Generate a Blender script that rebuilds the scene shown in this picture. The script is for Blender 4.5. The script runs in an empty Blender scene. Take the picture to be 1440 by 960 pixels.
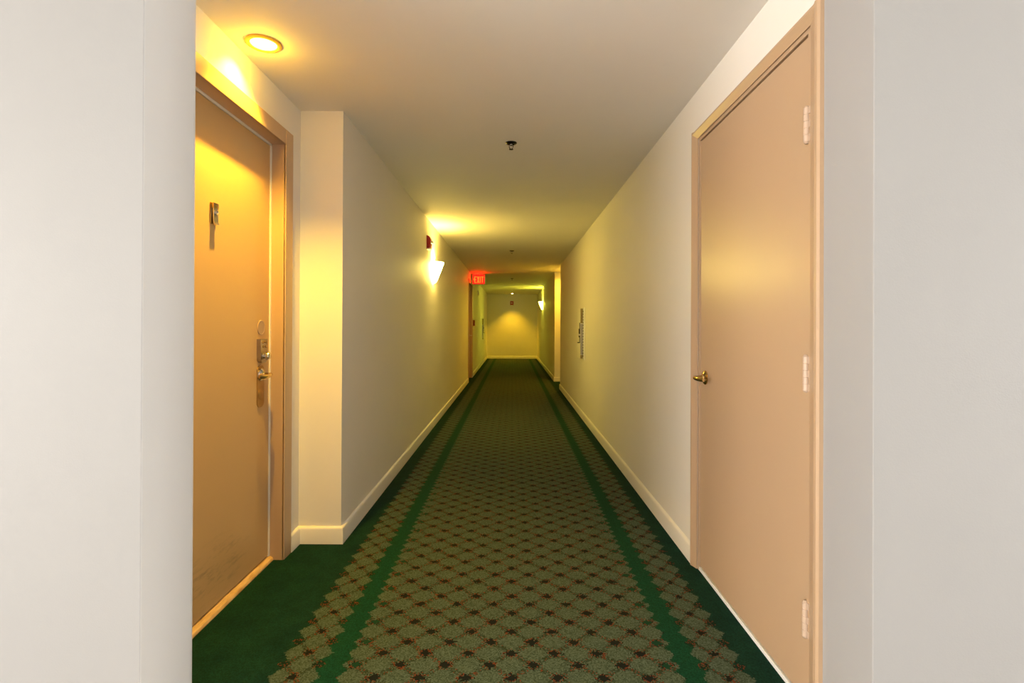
import bpy, bmesh, math
from mathutils import Vector, Matrix

sc = bpy.context.scene
COL = sc.collection
R = math.radians

# ------------------------------------------------------------------ measures
CAM_H = 1.16
CEIL = 2.304
XL, XR = -0.9076, 0.892          # corridor wall faces
XAL = -1.135                     # back of the door recess on the left
XAR = 1.13                       # back of the far recess on the right
Y0L, Y1L, Y2L = 1.295, 1.527, 2.815   # stub wall near / far end, recess far end
Y0R = 1.303
YA, YB = 9.80, 11.12             # far recess on the right
YEND = 18.9

# ------------------------------------------------------------------ materials
class NT:
    """tiny helper to write node maths"""
    def __init__(s, name):
        s.m = bpy.data.materials.new(name); s.m.use_nodes = True
        s.t = s.m.node_tree; s.b = s.t.nodes['Principled BSDF']
    def n(s, typ, **kw):
        nd = s.t.nodes.new(typ)
        for k, v in kw.items(): setattr(nd, k, v)
        return nd
    def put(s, sock, v):
        if hasattr(v, 'is_output') or isinstance(v, bpy.types.NodeSocket): s.t.links.new(v, sock)
        else: sock.default_value = v
    def m_(s, op, *a, clamp=False):
        nd = s.n('ShaderNodeMath', operation=op, use_clamp=clamp)
        for i, v in enumerate(a): s.put(nd.inputs[i], v)
        return nd.outputs[0]
    def mix(s, f, a, b):
        nd = s.n('ShaderNodeMix', data_type='RGBA')
        s.put(nd.inputs['Factor'], f)
        s.put(nd.inputs[6], a if hasattr(a, 'links') else (*a, 1)); s.put(nd.inputs[7], b if hasattr(b, 'links') else (*b, 1))
        return nd.outputs[2]
    def obj(s):
        return s.n('ShaderNodeTexCoord').outputs['Object']
    def noise(s, vec, scale, detail=3, rough=.5):
        nd = s.n('ShaderNodeTexNoise'); s.put(nd.inputs['Vector'], vec)
        nd.inputs['Scale'].default_value = scale; nd.inputs['Detail'].default_value = detail
        nd.inputs['Roughness'].default_value = rough
        return nd.outputs['Fac']
    def ramp(s, fac, lo, hi):
        nd = s.n('ShaderNodeMapRange'); s.put(nd.inputs[0], fac)
        nd.inputs[1].default_value = lo; nd.inputs[2].default_value = hi
        return nd.outputs[0]
    def bump(s, h, strength, dist):
        nd = s.n('ShaderNodeBump'); s.put(nd.inputs['Height'], h)
        nd.inputs['Strength'].default_value = strength; nd.inputs['Distance'].default_value = dist
        s.t.links.new(nd.outputs[0], s.b.inputs['Normal'])
    def col(s, c): s.put(s.b.inputs['Base Color'], c if hasattr(c, 'links') else (*c, 1))
    def setp(s, rough=.5, metal=0, spec=.5):
        s.b.inputs['Roughness'].default_value = rough; s.b.inputs['Metallic'].default_value = metal
        s.b.inputs['Specular IOR Level'].default_value = spec

def paint(name, c, rough, bump=.0, scale=180, spec=.5, var=.03):
    k = NT(name); o = k.obj()
    v = k.noise(o, 1.7, 4, .6)
    k.col(k.mix(v, tuple(x * (1 - var) for x in c), tuple(min(1, x * (1 + var)) for x in c)))
    k.setp(rough, 0, spec)
    if bump: k.bump(k.noise(o, scale, 2), bump, .002)
    return k.m

def metal(name, c, rough):
    k = NT(name); o = k.obj()
    v = k.noise(o, 60, 3)
    k.col(k.mix(v, tuple(x * .85 for x in c), c)); k.setp(rough, 1)
    return k.m

def glow(name, c, strength):
    k = NT(name)
    k.col(c); k.setp(.4)
    k.b.inputs['Emission Color'].default_value = (*c, 1)
    k.b.inputs['Emission Strength'].default_value = strength
    return k.m

WALLC = (.82, .79, .735)
M = {}
M['wall'] = paint('cream_wall_paint', WALLC, .55, .10, 220, .3)
M['lobby'] = paint('wall_paint_dimmed_front', (.335, .328, .320), .55, .10, 220, .3)  # wall paint darkened on the front faces to offset strong daylight
M['return'] = paint('wall_paint_dimmed_return', (.485, .472, .447), .55, .10, 220, .3)  # left return: wall colour darkened to even out the daylight
M['return_right_dimmed'] = paint('wall_paint_dimmed_return_right', (.36, .355, .352), .55, .10, 220, .3)  # right return darkened further, it catches more window light
M['ceiling'] = paint('ceiling_paint', (.81, .785, .745), .7, .06, 260, .2)
M['trim'] = paint('cream_trim_paint', (.84, .81, .745), .4)
M['grey_metal'] = paint('dark_grey_enamel', (.10, .10, .11), .4)
M['black'] = paint('black_plastic', (.015, .013, .012), .35)
M['white'] = paint('white_plastic', (.80, .80, .78), .4)
M['red'] = paint('red_enamel', (.36, .012, .018), .4)
M['darkred'] = paint('dark_red_enamel', (.20, .006, .008), .45)
M['chrome'] = metal('chrome', (.72, .70, .68), .16)
M['brass'] = metal('polished_brass', (.62, .43, .18), .18)
M['bronze'] = metal('dull_bronze', (.50, .33, .15), .38)
M['steel'] = metal('satin_steel', (.66, .62, .58), .34)
M['nickel'] = metal('dark_nickel', (.42, .35, .27), .3)
M['sprinkler'] = metal('aged_bronze', (.035, .028, .022), .3)
M['bounce_floor'] = paint('pale_bounce_floor', (.66, .64, .60), .35)
M['stripmat'] = paint('white_weather_seal', (.86, .82, .74), .5)

def door_paint(name, scuff=None):
    k = NT(name); o = k.obj()
    c = (.62, .40, .175) if scuff else (.495, .338, .208)  # scuffed leaf's base brightened, standing in for stronger amber light
    v = k.noise(o, 2.2, 4, .6)
    base = k.mix(v, tuple(x * .97 for x in c), tuple(x * 1.03 for x in c))
    if scuff:
        sep = k.n('ShaderNodeSeparateXYZ'); k.put(sep.inputs[0], o)
        y, z = sep.outputs[1], sep.outputs[2]
        # a scuffed patch low on the leaf, streaks running at a slant
        dy = k.m_('DIVIDE', k.m_('SUBTRACT', y, scuff[0]), scuff[2])
        dz = k.m_('DIVIDE', k.m_('SUBTRACT', z, scuff[1]), scuff[3])
        d = k.m_('SQRT', k.m_('ADD', k.m_('MULTIPLY', dy, dy), k.m_('MULTIPLY', dz, dz)))
        near = k.m_('SUBTRACT', 1, d, clamp=True)
        mp = k.n('ShaderNodeMapping'); k.put(mp.inputs[0], o)
        mp.inputs['Rotation'].default_value = (R(-7), 0, 0); mp.inputs['Scale'].default_value = (1, 7, 34)
        st = k.ramp(k.noise(mp.outputs[0], 1.3, 5, .65), .50, .72)
        base = k.mix(k.m_('MULTIPLY', k.m_('MULTIPLY', st, near), .75, clamp=True), base, (.12, .08, .06))
    k.col(base); k.setp(.33, 0, .5)
    mp = k.n('ShaderNodeMapping'); k.put(mp.inputs[0], o); mp.inputs['Scale'].default_value = (1, 1, .16)
    k.bump(k.noise(mp.outputs[0], 160, 3), .035, .002)
    return k.m
M['door'] = door_paint('tan_door_paint')
M['door_scuffed_brightened'] = door_paint('tan_door_paint_scuffed_brightened', (2.15, .17, .30, .15))

def wood(name):
    k = NT(name); o = k.obj()
    mp = k.n('ShaderNodeMapping'); k.put(mp.inputs[0], o)
    mp.inputs['Rotation'].default_value = (0, 0, R(18)); mp.inputs['Scale'].default_value = (60, 9, 9)
    v = k.ramp(k.noise(mp.outputs[0], 1.2, 4, .6), .35, .7)
    k.col(k.mix(v, (.72, .50, .24), (.46, .27, .10))); k.setp(.45)
    return k.m
M['oak'] = wood('varnished_oak')

def carpet():
    k = NT('patterned_carpet')
    o = k.obj()
    sep = k.n('ShaderNodeSeparateXYZ'); k.put(sep.inputs[0], o)
    # wool tufts: a grid of small cells, each with its own random shade
    S = .0042
    cx = k.m_('FLOOR', k.m_('DIVIDE', sep.outputs[0], S)); cy = k.m_('FLOOR', k.m_('DIVIDE', sep.outputs[1], S))
    cv = k.n('ShaderNodeCombineXYZ'); k.put(cv.inputs[0], cx); k.put(cv.inputs[1], cy)
    wn = k.n('ShaderNodeTexWhiteNoise', noise_dimensions='2D'); k.put(wn.inputs['Vector'], cv.outputs[0])
    r1 = wn.outputs['Value']
    sc_ = k.n('ShaderNodeSeparateColor'); k.put(sc_.inputs[0], wn.outputs['Color'])
    r2, r3 = sc_.outputs[1], sc_.outputs[2]
    x = k.m_('MULTIPLY', cx, S); y = k.m_('MULTIPLY', cy, S)
    ax = k.m_('ABSOLUTE', x)
    P, Q, Yp = .152, .1315, 1.742
    u = k.m_('DIVIDE', x, P); v = k.m_('DIVIDE', k.m_('SUBTRACT', y, Yp), Q)
    da = k.m_('PINGPONG', k.m_('ADD', u, v), .5); db = k.m_('PINGPONG', k.m_('SUBTRACT', u, v), .5)
    lo = k.m_('MINIMUM', da, db); hi = k.m_('MAXIMUM', da, db)
    jit = k.m_('MULTIPLY', k.m_('SUBTRACT', r1, .5), .10)
    # colours
    sage_a, sage_b = (.028, .048, .031), (.082, .116, .082)
    rust, ink = (.125, .034, .018), (.007, .010, .008)
    green, teal = (.0035, .042, .020), (.002, .021, .015)
    olive = (.022, .034, .017)
    sage = k.mix(r2, sage_a, sage_b)
    speck = k.mix(k.m_('GREATER_THAN', r3, .70), olive, rust)
    speck = k.mix(k.m_('GREATER_THAN', r2, .62), speck, sage_a)
    # lattice of the field
    line = k.m_('LESS_THAN', k.m_('ADD', lo, k.m_('MULTIPLY', jit, 1.2)), .085)
    fld = k.mix(k.m_('MULTIPLY', line, k.m_('LESS_THAN', r1, .72)), sage, speck)
    ring = k.m_('LESS_THAN', k.m_('ADD', hi, jit), .215)
    fld = k.mix(k.m_('MULTIPLY', ring, k.m_('LESS_THAN', r3, .62)), fld, k.mix(k.m_('GREATER_THAN', r2, .60), ink, rust))
    core = k.m_('LESS_THAN', k.m_('ADD', hi, k.m_('MULTIPLY', jit, .5)), .135)
    edge = k.m_('GREATER_THAN', ax, .49)
    fld = k.mix(core, fld, k.mix(edge, ink, (.006, .040, .020)))
    # solid ground: strip between field and border, darker outside the border
    mott = k.ramp(k.noise(o, 9, 4, .65), .3, .72)
    tuft = k.m_('ADD', .72, k.m_('MULTIPLY', r2, .56))
    outer = k.m_('GREATER_THAN', ax, .7195)
    gnd = k.mix(outer, green, k.mix(mott, teal, (.005, .036, .021)))
    vm = k.n('ShaderNodeMix', data_type='RGBA', blend_type='MULTIPLY'); vm.inputs['Factor'].default_value = 1
    k.put(vm.inputs[6], gnd)
    tc = k.n('ShaderNodeCombineColor')
    for i in range(3): k.put(tc.inputs[i], tuft)
    k.put(vm.inputs[7], tc.outputs[0]); gnd = vm.outputs[2]
    # field edge: zigzag
    tri = k.m_('MULTIPLY', k.m_('PINGPONG', k.m_('MULTIPLY', v, 2), .5), 2)
    fe = k.m_('SUBTRACT', .578, k.m_('MULTIPLY', tri, .026))
    fmask = k.m_('LESS_THAN', k.m_('ADD', ax, k.m_('MULTIPLY', jit, .08)), fe)
    out = k.mix(fmask, gnd, fld)
    # border chain
    xb = k.m_('ABSOLUTE', k.m_('SUBTRACT', ax, .7195))
    q = k.m_('PINGPONG', v, .5)
    hw = k.m_('SUBTRACT', .086, k.m_('MULTIPLY', q, .092))
    bmask = k.m_('LESS_THAN', k.m_('ADD', xb, k.m_('MULTIPLY', jit, .09)), hw)
    p = k.m_('DIVIDE', xb, .115)
    bl = k.m_('LESS_THAN', k.m_('ADD', k.m_('ABSOLUTE', k.m_('SUBTRACT', p, q)), k.m_('MULTIPLY', jit, .8)), .085)
    brd = k.mix(k.m_('MULTIPLY', bl, k.m_('LESS_THAN', r1, .75)), sage, speck)
    out = k.mix(bmask, out, brd)
    cn = k.m_('ADD', k.m_('ADD', k.m_('DIVIDE', xb, P), q), jit)
    out = k.mix(k.m_('MULTIPLY', k.m_('LESS_THAN', cn, .17), k.m_('LESS_THAN', r3, .62)), out, k.mix(k.m_('GREATER_THAN', r2, .45), ink, rust))
    out = k.mix(k.m_('LESS_THAN', cn, .125), out, ink)
    sn = k.m_('ADD', k.m_('ADD', k.m_('ABSOLUTE', k.m_('SUBTRACT', p, .52)), k.m_('SUBTRACT', .5, q)), jit)
    out = k.mix(k.m_('MULTIPLY', k.m_('LESS_THAN', sn, .20), k.m_('LESS_THAN', r3, .75)), out, k.mix(k.m_('GREATER_THAN', r2, .68), (.005, .016, .010), rust))
    k.col(out); k.setp(.95, 0, .12)
    k.bump(r1, .35, .004)
    return k.m
M['carpet'] = carpet()

# ------------------------------------------------------------------ mesh helpers
def box(bm, x0, x1, y0, y1, z0, z1, bev=0):
    r = bmesh.ops.create_cube(bm, size=1)
    vs = r['verts']
    for v in vs:
        v.co.x = x0 + (v.co.x + .5) * (x1 - x0); v.co.y = y0 + (v.co.y + .5) * (y1 - y0); v.co.z = z0 + (v.co.z + .5) * (z1 - z0)
    if bev:
        es = list({e for v in vs for e in v.link_edges})
        bmesh.ops.bevel(bm, geom=es, offset=bev, segments=2, profile=.5, affect='EDGES')

def prism(bm, pts, z0, z1, axis='z'):
    """closed outline extruded; axis z: pts are (x, y); axis x: pts are (y, z); axis y: pts are (x, z)"""
    def c(p, h):
        return {'z': (p[0], p[1], h), 'x': (h, p[0], p[1]), 'y': (p[0], h, p[1])}[axis]
    lo = [bm.verts.new(c(p, z0)) for p in pts]; hi = [bm.verts.new(c(p, z1)) for p in pts]
    n = len(pts)
    bm.faces.new(lo); bm.faces.new(hi)
    for i in range(n):
        bm.faces.new((lo[i], lo[(i + 1) % n], hi[(i + 1) % n], hi[i]))

def lathe(bm, prof, seg=32, mat=None):
    """prof: (r, z) rings about the local z axis, closed with caps"""
    rings = []
    for r, z in prof:
        if r < 1e-6:
            rings.append([bm.verts.new((0, 0, z))])
        else:
            rings.append([bm.verts.new((r * math.cos(2 * math.pi * i / seg), r * math.sin(2 * math.pi * i / seg), z)) for i in range(seg)])
    for a, b in zip(rings, rings[1:]):
        for i in range(seg):
            j = (i + 1) % seg
            if len(a) == 1 and len(b) == 1: continue
            if len(a) == 1: bm.faces.new((a[0], b[j], b[i]))
            elif len(b) == 1: bm.faces.new((a[i], a[j], b[0]))
            else: bm.faces.new((a[i], a[j], b[j], b[i]))
    if mat is not None:
        vs = [v for rg in rings for v in rg]
        bmesh.ops.transform(bm, matrix=mat, verts=vs)

def tube(bm, pts, rad, seg=12):
    rings = []
    for i, p in enumerate(pts):
        p = Vector(p)
        d = (Vector(pts[min(i + 1, len(pts) - 1)]) - Vector(pts[max(i - 1, 0)])).normalized()
        up = Vector((0, 0, 1)) if abs(d.z) < .9 else Vector((1, 0, 0))
        a = d.cross(up).normalized(); b = a.cross(d).normalized()
        rr = rad[i] if isinstance(rad, (list, tuple)) else rad
        ra, rb = rr if isinstance(rr, tuple) else (rr, rr)
        rings.append([bm.verts.new(p + a * ra * math.cos(2 * math.pi * j / seg) + b * rb * math.sin(2 * math.pi * j / seg)) for j in range(seg)])
    for r0, r1 in zip(rings, rings[1:]):
        for j in range(seg):
            bm.faces.new((r0[j], r0[(j + 1) % seg], r1[(j + 1) % seg], r1[j]))
    bm.faces.new(rings[0]); bm.faces.new(rings[-1])

def make(name, bm, mat, parent=None, loc=None, smooth=False):
    """link a bmesh as one object; with loc, the mesh origin is moved there (world coordinates kept)"""
    bmesh.ops.recalc_face_normals(bm, faces=bm.faces)
    me = bpy.data.meshes.new(name); 
    if loc is not None: bmesh.ops.translate(bm, verts=bm.verts, vec=-Vector(loc))
    bm.to_mesh(me); bm.free()
    if smooth:
        for p in me.polygons: p.use_smooth = True
        me.set_sharp_from_angle(angle=R(38))
    o = bpy.data.objects.new(name, me); COL.objects.link(o)
    me.materials.append(mat)
    if loc is not None: o.location = loc
    if parent is not None:
        o.parent = parent
        pw = Vector((0, 0, 0)); q = parent
        while q is not None: pw += Vector(q.location); q = q.parent
        o.location = Vector(o.location) - pw
    return o

def thing(name, label, cat, loc, group=None, kind=None):
    o = bpy.data.objects.new(name, None); COL.objects.link(o); o.location = loc; o.empty_display_size = .1
    o['label'] = label; o['category'] = cat
    if group: o['group'] = group
    if kind: o['kind'] = kind
    return o

def struct(name, bm, mat, label, cat, smooth=False):
    o = make(name, bm, mat, smooth=smooth)
    o['kind'] = 'structure'; o['label'] = label; o['category'] = cat
    return o

def B(): return bmesh.new()

# ------------------------------------------------------------------ the room
XO = 6.0        # lobby half width
YB0 = -5.6      # lobby back wall
bm = B(); box(bm, -XO - .2, XO + .2, 1.30, YEND + .2, -.12, 0)
struct('floor', bm, M['carpet'], 'green carpet with a diamond lattice running the length of the corridor', 'floor')
LAMPS = [(-1.015, 2.14), (1.05, 10.52), (-.008, 18.35)]     # recessed cans in the ceiling
APR = .051                                                 # aperture radius
def ceiling_mesh():
    bm = B(); q = .12
    ys = sorted([YB0 - .2, YEND + .2] + [y + d for x, y in LAMPS for d in (-q, q)])
    def quad(x0, x1, y0, y1): bm.faces.new([bm.verts.new((a, b, CEIL)) for a, b in ((x0, y0), (x0, y1), (x1, y1), (x1, y0))])
    for y0, y1 in zip(ys, ys[1:]):
        L = [p for p in LAMPS if y0 < p[1] < y1]
        if not L: quad(-XO - .2, XO + .2, y0, y1); continue
        x, y = L[0]
        quad(-XO - .2, x - q, y0, y1); quad(x + q, XO + .2, y0, y1)
        n = 48; ring = []; sq = []
        for k_ in range(n):
            a = 2 * math.pi * k_ / n; c, d = math.cos(a), math.sin(a); f = q / max(abs(c), abs(d))
            ring.append(bm.verts.new((x + APR * c, y + APR * d, CEIL))); sq.append(bm.verts.new((x + f * c, y + f * d, CEIL)))
        for k_ in range(n): bm.faces.new((ring[k_], ring[(k_ + 1) % n], sq[(k_ + 1) % n], sq[k_]))
    bmesh.ops.remove_doubles(bm, verts=bm.verts, dist=1e-5)
    bmesh.ops.recalc_face_normals(bm, faces=bm.faces)
    # slab thickness above the visible face
    box(bm, -XO - .2, XO + .2, YB0 - .2, YEND + .2, CEIL + .11, CEIL + .14)
    return bm
bm = B(); box(bm, -XO - .2, XO + .2, YB0 - .2, 1.30, -.12, 0)  # unseen pale floor, added to bounce daylight onto the near ceiling
struct('floor_lobby_bounce', bm, M['bounce_floor'], 'pale lobby floor added to bounce daylight in front of the corridor mouth', 'floor')
bm = ceiling_mesh()
struct('ceiling', bm, M['ceiling'], 'smooth off-white corridor ceiling', 'ceiling')

def corner(cx, cy, px, py, nx, ny, r, n=6):
    """rounded corner at (cx, cy): arrives from direction (px,py), leaves towards (nx,ny)"""
    a = Vector((cx + px * r, cy + py * r)); b = Vector((cx + nx * r, cy + ny * r)); c = Vector((cx, cy))
    out = []
    for i in range(n + 1):
        t = i / n
        out.append(tuple(a * (1 - t) ** 2 + c * 2 * t * (1 - t) + b * t * t))
    return out

def dim_front_faces(o):  # gives camera-facing faces the darkened colour that tones down daylight
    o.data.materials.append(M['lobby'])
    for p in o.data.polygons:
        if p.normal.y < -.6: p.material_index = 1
# near stub walls either side of the corridor mouth
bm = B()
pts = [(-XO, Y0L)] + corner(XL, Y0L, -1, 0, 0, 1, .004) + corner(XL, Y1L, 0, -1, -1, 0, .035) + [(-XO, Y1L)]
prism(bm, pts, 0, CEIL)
dim_front_faces(struct('wall_front_left', bm, M['return'], 'cream wall end at the left of the corridor mouth', 'wall', True))
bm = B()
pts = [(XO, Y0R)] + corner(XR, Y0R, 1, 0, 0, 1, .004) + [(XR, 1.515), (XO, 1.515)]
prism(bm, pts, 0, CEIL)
dim_front_faces(struct('wall_front_right', bm, M['return_right_dimmed'], 'cream wall end at the right of the corridor mouth', 'wall', True))

# left door recess
D1 = (1.680, 2.612, 2.056)     # opening near, far, head
bm = B()
box(bm, -1.36, XAL, Y1L, D1[0] - .018, 0, CEIL); box(bm, -1.36, XAL, D1[1] + .018, Y2L, 0, CEIL); box(bm, -1.36, XAL, D1[0] - .018, D1[1] + .018, D1[2] + .018, CEIL)
struct('wall_recess_left', bm, M['wall'], 'cream wall around the recessed door on the left', 'wall')
# long left wall, opening for the exit door
D3 = (10.93, 11.86, 2.07)
bm = B()
box(bm, -1.36, XL, Y2L, D3[0] - .018, 0, CEIL); box(bm, -1.36, XL, D3[1] + .018, YEND, 0, CEIL); box(bm, -1.36, XL, D3[0] - .018, D3[1] + .018, D3[2] + .018, CEIL)
struct('wall_left', bm, M['wall'], 'long cream left wall of the corridor', 'wall')
# right wall, opening for the door
D2 = (1.600, 2.524, 2.052)
bm = B()
box(bm, XR, 1.36, 1.515, D2[0] - .018, 0, CEIL); box(bm, XR, 1.36, D2[1] + .018, YA, 0, CEIL); box(bm, XR, 1.36, D2[0] - .018, D2[1] + .018, D2[2] + .018, CEIL)
struct('wall_right', bm, M['wall'], 'long cream right wall of the corridor', 'wall')
bm = B(); box(bm, XAR, 1.36, YA, YB, 0, CEIL)
struct('wall_recess_right', bm, M['wall'], 'cream back wall of the far recess on the right', 'wall')
bm = B(); box(bm, XR, 1.36, YB, YEND, 0, CEIL)
struct('wall_far_right', bm, M['wall'], 'cream right wall beyond the far recess', 'wall')
bm = B(); box(bm, -1.36, 1.36, YEND, YEND + .15, 0, CEIL)
struct('wall_far', bm, M['wall'], 'cream end wall closing the corridor', 'wall')
# made-up lobby behind the camera, its windows placed to balance the daylight
WINS = {'left': (-5.3, -.7, .30, 2.16), 'right': (-.35, 1.15, .30, 2.16)}     # y0, y1, z0, z1 of the added window in each lobby end wall
for side, X0, X1, yend in (('left', -XO - .15, -XO, Y1L), ('right', XO, XO + .15, 1.515)):
    bm = B(); WIN = WINS[side]
    box(bm, X0, X1, YB0, WIN[0], 0, CEIL); box(bm, X0, X1, WIN[1], yend, 0, CEIL)
    box(bm, X0, X1, WIN[0], WIN[1], 0, WIN[2]); box(bm, X0, X1, WIN[0], WIN[1], WIN[3], CEIL)
    struct('wall_lobby_' + side, bm, M['wall'], 'cream lobby end wall around the added window on the %s' % side, 'wall')
    bm = B(); xm = (X0 + X1) / 2; ym = (WIN[0] + WIN[1]) / 2
    for a, b, c, d in ((WIN[0], WIN[1], WIN[2], WIN[2] + .05), (WIN[0], WIN[1], WIN[3] - .05, WIN[3]), (WIN[0], WIN[0] + .05, WIN[2], WIN[3]), (WIN[1] - .05, WIN[1], WIN[2], WIN[3]), (ym - .025, ym + .025, WIN[2], WIN[3])):
        box(bm, xm - .025, xm + .025, a, b, c, d)
    struct('added_window_1' if side == 'left' else 'added_window_2', bm, M['trim'], 'added lobby window frame in the %s end wall' % side, 'window')
bm = B(); box(bm, -XO - .15, XO + .15, YB0 - .15, YB0, 0, CEIL)
struct('wall_lobby_back', bm, M['wall'], 'cream lobby wall behind the camera', 'wall')

# baseboards: profile swept along a path, mitred
def baseboard(name, path, side, label, h=.092, t=.014):
    prof = [(0, 0), (t, 0), (t, h - .016), (t * .86, h - .008), (t * .5, h - .002), (0, h)]
    bm = B(); P = [Vector(p) for p in path]; rings = []
    for i, p in enumerate(P):
        ns = []
        if i > 0: d = (p - P[i - 1]).normalized(); ns.append(Vector((-d.y, d.x)) * side)
        if i < len(P) - 1: d = (P[i + 1] - p).normalized(); ns.append(Vector((-d.y, d.x)) * side)
        n = ns[0] if len(ns) == 1 else (ns[0] + ns[1]) / (1 + ns[0].dot(ns[1]))
        rings.append([bm.verts.new((p.x + n.x * o, p.y + n.y * o, z)) for o, z in prof])
    for a, b in zip(rings, rings[1:]):
        for j in range(len(prof) - 1): bm.faces.new((a[j], a[j + 1], b[j + 1], b[j]))
    bm.faces.new(rings[0]); bm.faces.new(rings[-1])
    return struct(name, bm, M['trim'], label, 'baseboard', True)
baseboard('baseboard_left', [(XAL, 2.697), (XAL, Y2L), (XL, Y2L), (XL, 10.855)], -1, 'cream baseboard along the long left wall')
baseboard('baseboard_far', [(XL, 11.935), (XL, YEND), (XR, YEND), (XR, YB), (XAR, YB), (XAR, YA), (XR, YA), (XR, 2.592)], -1, 'cream baseboard along the right wall and round the end wall')
baseboard('baseboard_front_left', [(-XO, Y0L), (XL, Y0L), (XL, Y1L), (XAL, Y1L), (XAL, 1.597)], -1, 'cream baseboard round the left wall end')
baseboard('baseboard_front_right', [(XR, 1.512), (XR, Y0R), (XO, Y0R)], -1, 'cream baseboard round the right wall end')

# ------------------------------------------------------------------ doors
def casing_leg(bm, X, s, yo, yi, z1, t_out, t_in):
    """moulding leg on a wall face X; s=+1 sticks out to +x; outer edge yo, inner edge yi; thicker outside"""
    pts = [(X, yo), (X + s * t_out * .7, yo), (X + s * t_out, yo + (yi - yo) * .12), (X + s * t_out, yo + (yi - yo) * .30),
           (X + s * (t_in + (t_out - t_in) * .45), yo + (yi - yo) * .60), (X + s * t_in, yo + (yi - yo) * .9), (X + s * t_in * .7, yi), (X, yi)]
    prism(bm, pts, 0, z1)
def casing_head(bm, X, s, y0, y1, zo, zi, t_out, t_in):
    pts = [(X, zo), (X + s * t_out * .7, zo), (X + s * t_out, zo + (zi - zo) * .12), (X + s * t_out, zo + (zi - zo) * .30),
           (X + s * (t_in + (t_out - t_in) * .45), zo + (zi - zo) * .60), (X + s * t_in, zo + (zi - zo) * .9), (X + s * t_in * .7, zi), (X, zi)]
    prism(bm, pts, y0, y1, 'y')

def lever(parent, X, s, Yc, Z, mat, drop=.0):
    """lever handle: neck out from the door face X along s, then back towards -y"""
    bm = B(); xo = X + s * .052
    pts = [(X, Yc, Z), (X + s * .02, Yc, Z), (X + s * .038, Yc, Z), (xo - s * .004, Yc - .006, Z), (xo, Yc - .020, Z), (xo, Yc - .05, Z - drop), (xo - s * .002, Yc - .085, Z - drop * .6), (xo - s * .008, Yc - .108, Z)]
    tube(bm, pts, [.012, .010, .0095, .0100, (.0085, .0105), (.0075, .011), (.0072, .011), (.006, .009)], 14)
    return make('lever_handle', bm, mat, parent, (X, Yc, Z), True)

def rose(parent, X, s, Yc, Z, r, t, mat):
    bm = B()
    lathe(bm, [(0, 0), (r, 0), (r, t * .35), (r * .82, t * .8), (r * .45, t), (r * .40, t * 1.5), (0, t * 1.5)], 32,
          Matrix.Translation((X, Yc, Z)) @ Matrix.Rotation(R(90) * s, 4, 'Y'))
    return make('rose', bm, mat, parent, (X, Yc, Z), True)

# --- left door, recessed, lit amber
XD = -1.198
d1 = thing('door_1', 'tan flush door in the lit recess on the left, with keypad lock', 'door', (XD, 2.17, 0), kind='structure')
bm = B()
CW, CT = .084, .012
for yo, yi in ((D1[0] - CW, D1[0]), (D1[1] + CW, D1[1])):
    ylo, yhi = min(yo, yi), max(yo, yi)
    box(bm, XAL, XAL + CT, ylo, yhi, 0, D1[2] + CW - .010, .0025)
box(bm, XAL, XAL + CT - .0005, D1[0], D1[1], D1[2], D1[2] + CW - .010, .0025)
for y0, y1 in ((D1[0] - .02, D1[0]), (D1[1], D1[1] + .02)):
    box(bm, -1.30, XAL + .006, y0, y1, 0, D1[2])
box(bm, -1.30, XAL + .006, D1[0] - .02, D1[1] + .02, D1[2], D1[2] + .02)
make('door_frame', bm, M['door'], d1)
bm = B(); box(bm, XD - .045, XD, D1[0] + .006, D1[1] - .012, .028, D1[2] - .012, .002)
leaf = make('door_panel', bm, M['door_scuffed_brightened'], d1)
bm = B(); box(bm, XD - .006, XD + .004, D1[1] - .011, D1[1], .02, D1[2]); box(bm, XD - .006, XD + .004, D1[0], D1[1], D1[2] - .010, D1[2])
make('weather_seal', bm, M['stripmat'], d1)
bm = B(); prism(bm, [(XD - .06, 0), (XD - .06, .022), (XD + .003, .022), (XD + .018, .012), (XD + .022, .004), (XD + .022, 0)], D1[0], D1[1], 'y')
o = make('threshold', bm, M['oak'], d1); o['label'] = 'worn wooden threshold under the left door'

# knocker with viewer
yk, zk = 2.105, 1.60
bm = B(); box(bm, XD, XD + .006, yk - .022, yk + .022, zk - .040, zk + .046, .003)
kn = make('door_knocker', bm, M['brass'], d1, (XD, yk, zk), True)
bm = B()
prism(bm, [(XD + .006, zk + .040), (XD + .012, zk + .036), (XD + .015, zk - .030), (XD + .021, zk - .040), (XD + .012, zk - .040), (XD + .008, zk + .028)], yk - .016, yk + .016, 'y')
fl = make('striker', bm, M['steel'], kn, (XD, yk, zk + .03))
bm = B(); box(bm, XD + .006, XD + .016, yk - .019, yk + .019, zk + .024, zk + .046, .004)
make('cap', bm, M['brass'], kn, (XD, yk, zk + .03), True)
bm = B(); lathe(bm, [(0, 0), (.010, 0), (.010, .005), (.007, .007), (.0055, .005), (0, .005)], 20, Matrix.Translation((XD + .0125, yk, zk + .008)) @ Matrix.Rotation(R(90), 4, 'Y'))
make('peephole', bm, M['chrome'], kn, (XD + .02, yk, zk + .008), True)

# covered bore above the lock
bm = B(); lathe(bm, [(0, 0), (.036, 0), (.036, .003), (.034, .0040), (.031, .0040), (.030, .0030), (0, .0030)], 36, Matrix.Translation((XD, 2.514, 1.148)) @ Matrix.Rotation(R(90), 4, 'Y'))
make('bore_cover', bm, M['door'], d1, (XD, 2.514, 1.148), True)

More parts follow.
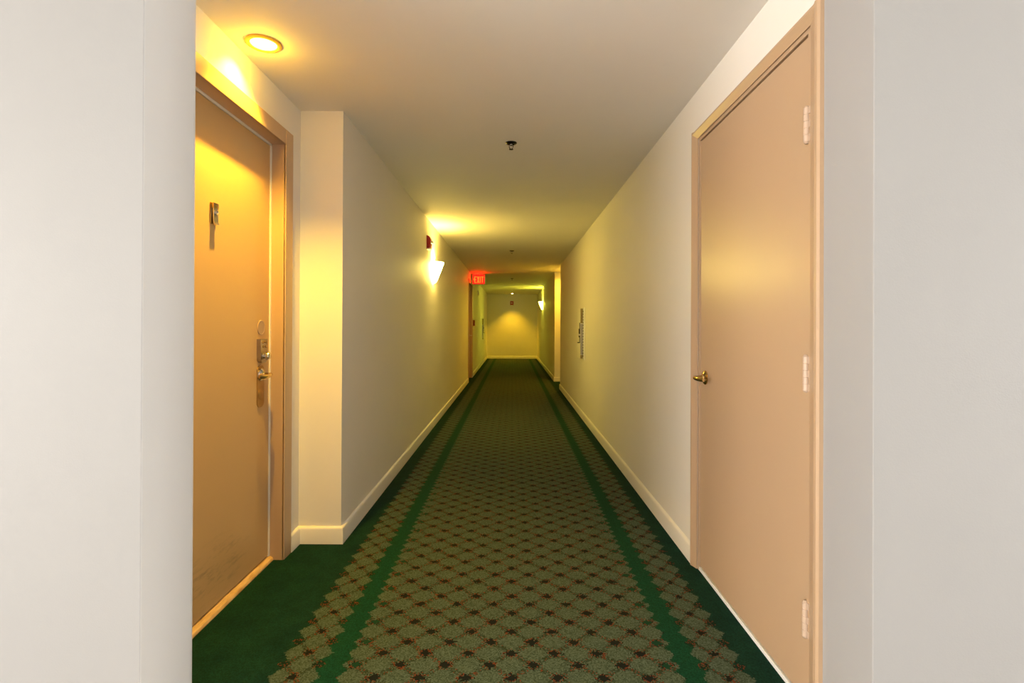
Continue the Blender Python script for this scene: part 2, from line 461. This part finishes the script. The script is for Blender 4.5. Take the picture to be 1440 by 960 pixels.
# keypad deadbolt
def plate(y0, y1, z0, z1, x0, x1, r, top=True):
    pts = []
    def arc(cy, cz, a0):
        for i in range(7):
            a = R(a0 + 15 * i); pts.append((cy + r * math.cos(a), cz + r * math.sin(a)))
    rt = r if top else .006
    arc(y0 + r, z0 + r, 180); arc(y1 - r, z0 + r, 270)
    if top: arc(y1 - r, z1 - r, 0); arc(y0 + r, z1 - r, 90)
    else: pts.extend([(y1, z1), (y0, z1)])
    bm = B(); prism(bm, pts, x0, x1, 'x'); return bm
bm = plate(2.474, 2.542, .982, 1.094, XD, XD + .020, .024, False)
lk = make('keypad_lock', bm, M['nickel'], d1, (XD, 2.508, 1.038))
for yy, zz in ((2.491, 1.078), (2.508, 1.082), (2.525, 1.078), (2.496, 1.058), (2.520, 1.058)):
    bm = B(); lathe(bm, [(0, 0), (.0055, 0), (.0055, .003), (.003, .0045), (0, .0045)], 14, Matrix.Translation((XD + .020, yy, zz)) @ Matrix.Rotation(R(90), 4, 'Y'))
    make('button', bm, M['brass'], lk, (XD + .020, yy, zz), True)
bm = B(); lathe(bm, [(0, 0), (.014, 0), (.014, .006), (.019, .010), (.020, .018), (.017, .025), (.010, .028), (0, .028)], 24, Matrix.Translation((XD + .020, 2.510, 1.014)) @ Matrix.Rotation(R(90), 4, 'Y'))
make('turn_knob', bm, M['chrome'], lk, (XD + .020, 2.510, 1.014), True)
# escutcheon with lever
bm = plate(2.475, 2.543, .770, .968, XD, XD + .004, .028)
es = make('escutcheon', bm, M['bronze'], d1, (XD, 2.509, .87))
bm = B(); lathe(bm, [(0, 0), (.024, 0), (.024, .0012), (.022, .002), (0, .002)], 28, Matrix.Translation((XD + .004, 2.506, .832)) @ Matrix.Rotation(R(90), 4, 'Y'))
make('cylinder_cover', bm, M['bronze'], es, (XD + .004, 2.506, .832), True)
rose(es, XD + .004, 1, 2.509, .925, .030, .014, M['chrome'])
lever(es, XD + .004, 1, 2.509, .925, M['brass'], .006)

# --- right door, near
XD2 = .900
d2 = thing('door_2', 'pale tan flush door close by on the right, with three painted hinges', 'door', (XD2, 2.05, 0), kind='structure')
bm = B()
casing_leg(bm, XR, -1, D2[1] + .068, D2[1] + .014, D2[2] + .056, .017, .004)
casing_leg(bm, XR, -1, D2[0] - .088, D2[0] - .022, D2[2] + .056, .017, .004)
casing_head(bm, XR, -1, D2[0] - .08, D2[1] + .062, D2[2] + .056, D2[2] + .014, .0168, .004)
for y0, y1 in ((D2[0] - .024, D2[0]), (D2[1], D2[1] + .018)):
    box(bm, XR + .003, 1.0, y0, y1, 0, D2[2])
box(bm, XR + .003, 1.0, D2[0] - .024, D2[1] + .018, D2[2], D2[2] + .018)
# door stop behind the leaf
box(bm, XD2 + .046, 1.0, D2[0], D2[0] + .012, 0, D2[2]); box(bm, XD2 + .046, 1.0, D2[1] - .012, D2[1], 0, D2[2]); box(bm, XD2 + .046, 1.0, D2[0], D2[1], D2[2] - .012, D2[2])
make('door_frame', bm, M['door'], d2)
bm = B(); box(bm, XD2, XD2 + .044, D2[0] + .0035, D2[1] - .0035, .022, D2[2] - .005, .0018)
make('door_panel', bm, M['door'], d2)
bm = B(); box(bm, XD2 - .004, XD2 + .05, D2[0], D2[1], 0, .016, .002)
o = make('threshold', bm, M['white'], d2); o['label'] = 'pale threshold strip under the right door'
hm = paint('painted_hinge', (.55, .41, .30), .4)
for z in (1.775, 1.020, .277):
    yh = D2[0] + .002
    bm = B(); prof = []
    L = .104; r = .0092
    prof += [(0, -L / 2 - .006), (.005, -L / 2 - .005), (r * .9, -L / 2)]
    for i in range(5):
        a = -L / 2 + i * L / 5; b = a + L / 5
        prof += [(r, a + .0008), (r, b - .0008), (r * .86, b)]
    prof += [(.005, L / 2 + .005), (0, L / 2 + .006)]
    lathe(bm, prof, 16, Matrix.Translation((XD2 - .008, yh, z)))
    h = make('hinge', bm, hm, d2, (XD2 - .008, yh, z), True)
    bm = B()
    for a, b in ((-L / 2, -L / 2 + L / 5), (-L / 2 + 2 * L / 5, -L / 2 + 3 * L / 5), (L / 2 - L / 5, L / 2)):
        box(bm, XD2 - .007, XD2 + .0008, yh - .016, yh - .006, z + a, z + b)
    for a, b in ((-L / 2 + L / 5, -L / 2 + 2 * L / 5), (L / 2 - 2 * L / 5, L / 2 - L / 5)):
        box(bm, XD2 - .007, XD2 + .0008, yh + .004, yh + .014, z + a, z + b)
    make('hinge_leaf', bm, hm, h, (XD2, yh, z))
hd = rose(d2, XD2, -1, 2.455, .925, .033, .012, M['brass'])
hd['label'] = 'round brass rose with lever handle'
lever(hd, XD2 - .004, -1, 2.455, .925, M['brass'], .0)

# --- exit door, far left
XD3 = -.960
d3 = thing('door_3', 'tan door under the exit sign, far down the left wall', 'door', (XD3, 11.4, 0), kind='structure')
bm = B()
casing_leg(bm, XL, 1, D3[0] - .07, D3[0] - .004, D3[2] + .07, .017, .008)
casing_leg(bm, XL, 1, D3[1] + .07, D3[1] + .004, D3[2] + .07, .017, .008)
casing_head(bm, XL, 1, D3[0] - .06, D3[1] + .06, D3[2] + .07, D3[2] + .004, .0168, .008)
for y0, y1 in ((D3[0] - .02, D3[0]), (D3[1], D3[1] + .02)): box(bm, -1.06, XL + .004, y0, y1, 0, D3[2])
box(bm, -1.06, XL + .004, D3[0] - .02, D3[1] + .02, D3[2], D3[2] + .02)
make('door_frame', bm, M['door'], d3)
bm = B(); box(bm, XD3 - .045, XD3, D3[0] + .004, D3[1] - .004, .012, D3[2] - .004, .002)
make('door_panel', bm, M['door'], d3)
hd = rose(d3, XD3, 1, 11.79, .95, .030, .012, M['steel'])
lever(hd, XD3 + .004, 1, 11.79, .95, M['steel'])

# ------------------------------------------------------------------ lamps
def light(name, kind, loc, energy, color, parent=None, rot=None, **kw):
    l = bpy.data.lights.new(name, kind); l.energy = energy; l.color = color
    for k_, v_ in kw.items(): setattr(l, k_, v_)
    o = bpy.data.objects.new(name, l); COL.objects.link(o); o.location = loc
    if rot: o.rotation_euler = rot
    if parent: o.parent = parent; o.location = Vector(loc) - Vector(parent.location)
    return o

M['lens'] = glow('lit_lamp_lens', (1, .86, .55), 14)
M['lens_far'] = glow('lit_lamp_lens_far', (1, .80, .45), 14)
M['shade'] = glow('lit_glass_shade', (1, .74, .15), 86.0)
M['shade_far'] = glow('lit_glass_shade_far', (1, .92, .07), 55.0)
M['ring'] = paint('gold_trim_ring', (.80, .50, .07), .25)

def downlight(x, y, label, energy, color, lens, angle, blend, flush=False, r=.070):
    t = thing('recessed_downlight', label, 'ceiling light', (x, y, CEIL), 'recessed downlights in the ceiling')
    T = Matrix.Translation((x, y, CEIL)); a = APR - .001
    bm = B()
    lathe(bm, [(a, .001), (r, .001), (r, -.003), (r * .94, -.0065), (a + .005, -.008), (a, -.0045), (a, .001)], 48, T)
    make('trim_ring', bm, M['ring'], t, (x, y, CEIL), True)
    bm = B(); lathe(bm, [(a, .001), (a, .060), (a * .9, .085), (a * .5, .100), (0, .104), (0, .106), (a * .52, .102), (a * .93, .087), (a + .003, .061), (a + .003, .001), (a, .001)], 40, T)
    make('reflector', bm, M['reflector'], t, (x, y, CEIL), True)
    bm = B()
    if flush:      # dropped lens, lamp just under it
        lathe(bm, [(0, -.016), (.020, -.0145), (.036, -.010), (.046, .001), (.040, .012), (0, .020)], 28, T)
        zl = -.022
    else:          # bulb up in the can, the can's rim cuts the beam
        lathe(bm, [(0, .066), (.014, .067), (.024, .072), (.026, .080), (.018, .096), (0, .099)], 24, T)
        zl = .052
    make('bulb', bm, lens, t, (x, y, CEIL), True)
    light('lamp', 'SPOT', (x, y, CEIL + zl), energy, color, t, shadow_soft_size=.012, spot_size=R(angle), spot_blend=blend)
    return t
M['reflector'] = paint('white_reflector', (.86, .84, .78), .3)
AMBER = (1, .575, .03)
downlight(-1.015, 2.14, 'bright round downlight over the recessed door on the left', 180, AMBER, M['lens'], 122, 1.0)
light('lens_spill', 'POINT', (-1.015, 2.14, CEIL - .03), 2.4, AMBER, bpy.data.objects['recessed_downlight'], shadow_soft_size=.03)
downlight(1.05, 10.52, 'round downlight in the ceiling of the far recess on the right', 80, (1, .56, .03), M['lens_far'], 172, .5, True)
downlight(-.008, 18.35, 'small round downlight by the corridor end wall', 110, (1, .54, .012), M['lens_far'], 92, .75, True)

def sconce(x, s, y, label, shade, energy, color, gcol):
    """half-cone wall sconce; s = direction away from the wall"""
    z0, z1 = 1.648, 1.882
    t = thing('wall_sconce', label, 'wall light', (x, y, z0), 'wall sconces')
    bm = B(); box(bm, min(x, x + s * .012), max(x, x + s * .012), y - .045, y + .045, z0 + .03, z1 - .05, .003)
    make('back_plate', bm, M['white'], t, (x, y, z0))
    bm = B(); n = 20; outer = []; inner = []
    for z, w, d in ((z0, .022, .022), (z0 + .012, .040, .036), (z0 + .06, .066, .058), (z0 + .12, .092, .082), (z0 + .18, .115, .104), (z1, .132, .122)):
        ro = []; ri = []
        for i in range(n + 1):
            a = math.pi * i / n
            ro.append(bm.verts.new((x + s * (.002 + d * math.sin(a)), y + w * math.cos(a), z)))
            ri.append(bm.verts.new((x + s * (.002 + (d - .005) * math.sin(a)), y + (w - .005) * math.cos(a), z)))
        outer.append(ro); inner.append(ri)
    for rs in (outer, inner):
        for a, b in zip(rs, rs[1:]):
            for i in range(n): bm.faces.new((a[i], a[i + 1], b[i + 1], b[i]))
    for i in range(n): bm.faces.new((outer[-1][i], outer[-1][i + 1], inner[-1][i + 1], inner[-1][i]))
    bm.faces.new(outer[0]); bm.faces.new(inner[0])
    make('glass_shade', bm, shade, t, (x, y, z0), True)
    light('lamp', 'AREA', (x + s * .055, y, z0 + .115), energy, color, t, rot=(math.pi, 0, 0), shape='DISK', size=.07, spread=R(160))
    return t
sconce(XL, 1, 6.02, 'glowing cone wall sconce beside the red alarm on the left wall', M['shade'], 10, (1, .74, .14), None)
sconce(XR, -1, 15.5, 'glowing cone wall sconce far down the right wall', M['shade_far'], 9, (1, .92, .07), None)

# exit sign, bracketed off the left wall
xs0, xs1, ys, zs0, zs1 = -.872, -.592, 11.50, 2.066, 2.284
t = thing('exit_sign', 'red lit exit sign hung from the ceiling beside the left wall', 'exit sign', ((xs0 + xs1) / 2, ys, zs0))
M['sign_house'] = paint('sign_housing', (.62, .55, .50), .4)
M['sign_face'] = glow('lit_red_sign_face', (1, .006, .003), 1.8)
M['sign_text'] = glow('lit_sign_letters', (1, .13, .012), 2.0)
M['sign_top'] = glow('lit_red_sign_lens', (1, .01, .004), 5.0)
bm = B(); box(bm, xs0, xs1, ys - .028, ys + .028, zs0, zs1, .006)
make('housing', bm, M['sign_house'], t)
bm = B(); box(bm, xs0 + .006, xs1 - .020, ys - .033, ys - .0285, zs0 + .012, zs1 - .010, .002)
fc = make('sign_face', bm, M['sign_face'], t)
def letter_boxes(bm, ch, x, w, z0, h, st, y0, y1):
    if ch == 'E':
        box(bm, x, x + st, y0, y1, z0, z0 + h)
        for k_ in (0, .5, 1):
            zc = z0 + k_ * (h - st); box(bm, x + st * .9, x + w * (1 if k_ != .5 else .85), y0, y1, zc, zc + st)
    elif ch == 'I': box(bm, x + (w - st) / 2, x + (w + st) / 2, y0, y1, z0, z0 + h)
    elif ch == 'T':
        box(bm, x + (w - st) / 2, x + (w + st) / 2, y0, y1, z0, z0 + h - st * .9); box(bm, x, x + w, y0, y1, z0 + h - st, z0 + h)
    elif ch == 'X':
        q = st * 1.15
        prism(bm, [(x, z0), (x + q, z0), (x + w, z0 + h), (x + w - q, z0 + h)], y0, y1, 'y')
        prism(bm, [(x + w - q, z0), (x + w, z0), (x + q, z0 + h), (x, z0 + h)], y0 - .0004, y1 - .0004, 'y')
bm = B(); xx = xs0 + .042
for ch, w in (('E', .050), ('X', .052), ('I', .022), ('T', .050)):
    letter_boxes(bm, ch, xx, w, zs0 + .032, .138, .0175, ys - .0355, ys - .0325); xx += w + .009
make('lettering', bm, M['sign_text'], fc)
bm = B(); c = xs0 + .016; zc = (zs0 + zs1) / 2 + .001
prism(bm, [(c, zc), (c + .022, zc + .03), (c + .022, zc - .03)], ys - .0355, ys - .0325, 'y')
make('arrow', bm, M['sign_text'], fc)
bm = B(); box(bm, xs0 + .06, xs1 - .06, ys - .024, ys + .024, zs1 - .002, CEIL, .003)
make('ceiling_canopy', bm, M['sign_house'], t)
light('lamp', 'AREA', ((xs0 + xs1) / 2, ys - .045, (zs0 + zs1) / 2), 2.6, (1, .006, .002), t, rot=(R(-115), 0, 0), shape='RECTANGLE', size=.22, size_y=.14)

# ------------------------------------------------------------------ wall devices
def strobe(loc, nx, ny, label, kind):
    """red alarm: body with rounded front corners, white lens; (nx, ny) = direction off the wall"""
    M4 = Matrix.Translation(loc) @ Matrix.Rotation(math.atan2(ny, nx), 4, 'Z')
    t = thing('fire_alarm_strobe', label, 'fire alarm', loc, 'red fire alarm strobes')
    def part(name, bm, m, smooth=False):
        bmesh.ops.transform(bm, matrix=M4, verts=bm.verts); return make(name, bm, m, t, loc, smooth)
    bm = B()
    w = .056
    pts = [(0, -.065), (.030, -.065), (.036, -.060), (.042, .020), (.038, .042), (.026, .060), (.010, .066), (0, .066)]
    prism(bm, pts, -w, w, 'y')
    part('body', bm, M['red'])
    bm = B(); box(bm, 0, .004, -w - .004, w + .004, -.080, .070, .001)
    part('mounting_plate', bm, M['red'])
    bm = B(); prism(bm, [(.037, -.014), (.060, -.010), (.066, .002), (.060, .012), (.040, .016)], -.030, .030, 'y')
    part('strobe_lens', bm, M['white'])
    bm = B(); box(bm, .002, .040, -w + .004, w - .004, -.078, -.066, .003)
    part('base_lens', bm, M['white'])
    return t
strobe((XL, 5.62, 2.048), 1, 0, 'red fire alarm strobe with white lens on the left wall above the sconce', 0)
strobe((-.02, YEND, 1.985), 0, -1, 'small red fire alarm strobe centred high on the corridor end wall', 0)

# pull station
loc = (XL, 12.18, 1.235)
t = thing('fire_alarm_pull_station', 'small dark red pull station beyond the exit door on the left wall', 'fire alarm', loc)
bm = B(); box(bm, XL, XL + .045, 12.135, 12.225, 1.165, 1.300, .006); make('body', bm, M['darkred'], t, loc)
bm = B(); box(bm, XL, XL + .004, 12.130, 12.230, 1.160, 1.305, .001); make('mounting_plate', bm, M['darkred'], t, loc)
bm = B(); box(bm, XL + .045, XL + .058, 12.148, 12.212, 1.205, 1.228, .004); make('pull_handle', bm, M['white'], t, loc)
# white device
loc = (XL, 13.75, 2.015)
t = thing('wall_sounder', 'small white wall-mounted box high on the far left wall', 'sounder', loc)
bm = B(); box(bm, XL, XL + .032, 13.69, 13.81, 1.95, 2.085, .006); make('body', bm, M['white'], t, loc)
bm = B(); box(bm, XL + .032, XL + .040, 13.71, 13.79, 1.965, 2.03, .003); make('grille', bm, M['white'], t, loc)

def cabinet(x, s, y0, label):
    """shallow wall cabinet seen edge-on; s = direction away from the wall"""
    z0, z1 = .748, 1.392; y1 = y0 + .36
    t = thing('extinguisher_cabinet', label, 'fire extinguisher cabinet', (x, y0 + .18, z0), 'fire extinguisher cabinets')
    L = (x, y0 + .18, z0)
    X = lambda d: x + s * d
    def bx(bm, d0, d1, a, b, c, d, bev=0): box(bm, min(X(d0), X(d1)), max(X(d0), X(d1)), a, b, c, d, bev)
    bm = B(); bx(bm, 0, .010, y0 - .05, y1, z0, z1, .002)
    fr = make('wall_flange', bm, M['bright'], t, L)
    bm = B()
    n = 17
    for i in range(n):
        zc = z0 + .045 + i * (z1 - z0 - .09) / (n - 1); bx(bm, .0095, .0120, y0 + .024, y0 + .062, zc - .0105, zc + .0105)
    make('slots', bm, M['black'], fr, L)
    bm = B(); bx(bm, .010, .042, y0 + .07, y1 - .02, z0 + .012, z1 - .004, .003)
    dr = make('door', bm, M['trim'], t, L)
    bm = B(); bx(bm, .012, .040, y0 + .0675, y0 + .0705, z0 + .06, z1 - .20)
    make('side_window', bm, M['glassy'], dr, L)
    bm = B(); bx(bm, .013, .041, y0 + .066, y0 + .0705, z1 - .19, z1 - .008)
    make('end_panel', bm, M['olive'], dr, L)
    bm = B(); bx(bm, .013, .041, y0 + .066, y0 + .0705, z0 + .014, z0 + .055)
    make('end_panel', bm, M['olive'], dr, L)
    bm = B()
    bx(bm, .042, .058, y0 + .085, y0 + .115, z0 + .32, z0 + .385, .003); bx(bm, .042, .058, y0 + .085, y0 + .115, z0 + .275, z0 + .295, .003)
    bx(bm, .042, .076, y0 + .088, y0 + .112, z0 + .205, z0 + .216, .003); bx(bm, .042, .050, y0 + .09, y0 + .11, z0 + .21, z0 + .46, .003)
    make('handle', bm, M['black'], dr, L)
    bm = B(); bx(bm, .042, .061, y0 + .083, y0 + .117, z0 + .296, z0 + .319, .003)
    make('latch', bm, M['chrome'], dr, L)
    return t
M['bright'] = paint('bright_white_enamel', (.93, .93, .92), .35)
M['glassy'] = paint('clear_plastic_window', (.42, .40, .44), .15)
M['olive'] = paint('bronze_end_panel', (.30, .22, .08), .4)
cabinet(XR, -1, 6.52, 'shallow white extinguisher cabinet with black handle on the right wall')
cabinet(XL, 1, 15.75, 'shallow white extinguisher cabinet on the far left wall near the end')

# sprinklers along the ceiling's centre line
def sprinkler(y, label):
    x = -.012; L = (x, y, CEIL)
    t = thing('fire_sprinkler', label, 'sprinkler', L, 'ceiling fire sprinklers')
    T = Matrix.Translation(L)
    bm = B(); lathe(bm, [(0, 0), (.036, 0), (.036, -.003), (.030, -.0075), (.022, -.009), (.019, -.003), (0, -.003)], 32, T)
    make('escutcheon', bm, M['sprinkler'], t, L, True)
    bm = B(); lathe(bm, [(0, -.003), (.011, -.003), (.010, -.016), (.006, -.018), (0, -.018)], 16, T)
    make('nozzle', bm, M['chrome'], t, L, True)
    bm = B()
    for sx in (-1, 1):
        tube(bm, [(x + sx * .008, y, CEIL - .014), (x + sx * .013, y, CEIL - .024), (x + sx * .008, y, CEIL - .036), (x, y, CEIL - .040)], .0022, 8)
    make('yoke_arm', bm, M['sprinkler'], t, L, True)
    bm = B(); lathe(bm, [(0, -.040), (.0135, -.0405), (.0135, -.0425), (.004, -.044), (0, -.044)], 20, T)
    make('deflector', bm, M['sprinkler'], t, L, True)
sprinkler(3.29, 'nearest dark sprinkler head on the corridor ceiling')
sprinkler(8.0, 'second dark sprinkler head, on the ceiling just before the exit sign')
sprinkler(12.6, 'tiny sprinkler head on the ceiling just beyond the exit sign')
sprinkler(17.2, 'farthest sprinkler head, on the ceiling before the end downlight')

# ------------------------------------------------------------------ added daylight lamps at the made-up lobby windows
for side, sx, e, c in (('left', -1, 510, (1.0, .965, .93)), ('right', 1, 275, (.96, .97, 1.0))):
    w = WINS[side]
    light('added_window_daylight', 'AREA', (sx * (XO - .02), (w[0] + w[1]) / 2, (w[2] + w[3]) / 2), e, c, rot=(R(90), 0, R(-90) * -sx), shape='RECTANGLE', size=w[1] - w[0], size_y=w[3] - w[2])
wd = bpy.data.worlds.new('World'); sc.world = wd; wd.use_nodes = True
wd.node_tree.nodes['Background'].inputs[0].default_value = (.75, .85, 1, 1)
wd.node_tree.nodes['Background'].inputs[1].default_value = .6

# ------------------------------------------------------------------ camera
cam = bpy.data.cameras.new('camera'); co = bpy.data.objects.new('camera', cam); COL.objects.link(co)
FPX = 742
cam.sensor_width = 36; cam.lens = FPX / 1440 * 36
PITCH, ROLL = .0030, -.0044
co.location = (0, 0, CAM_H); co.rotation_euler = (math.pi / 2 + PITCH, ROLL, 0)
cam.shift_y = (458.5 - 480 - PITCH * FPX) / 1440
cam.shift_x = (720 - 720.4) / 1440
cam.clip_start = .05; cam.clip_end = 60
sc.camera = co

sc.view_settings.view_transform = 'Standard'; sc.view_settings.look = 'None'
sc.view_settings.gamma = 1; sc.view_settings.use_curve_mapping = False
sc.view_settings.exposure = .13
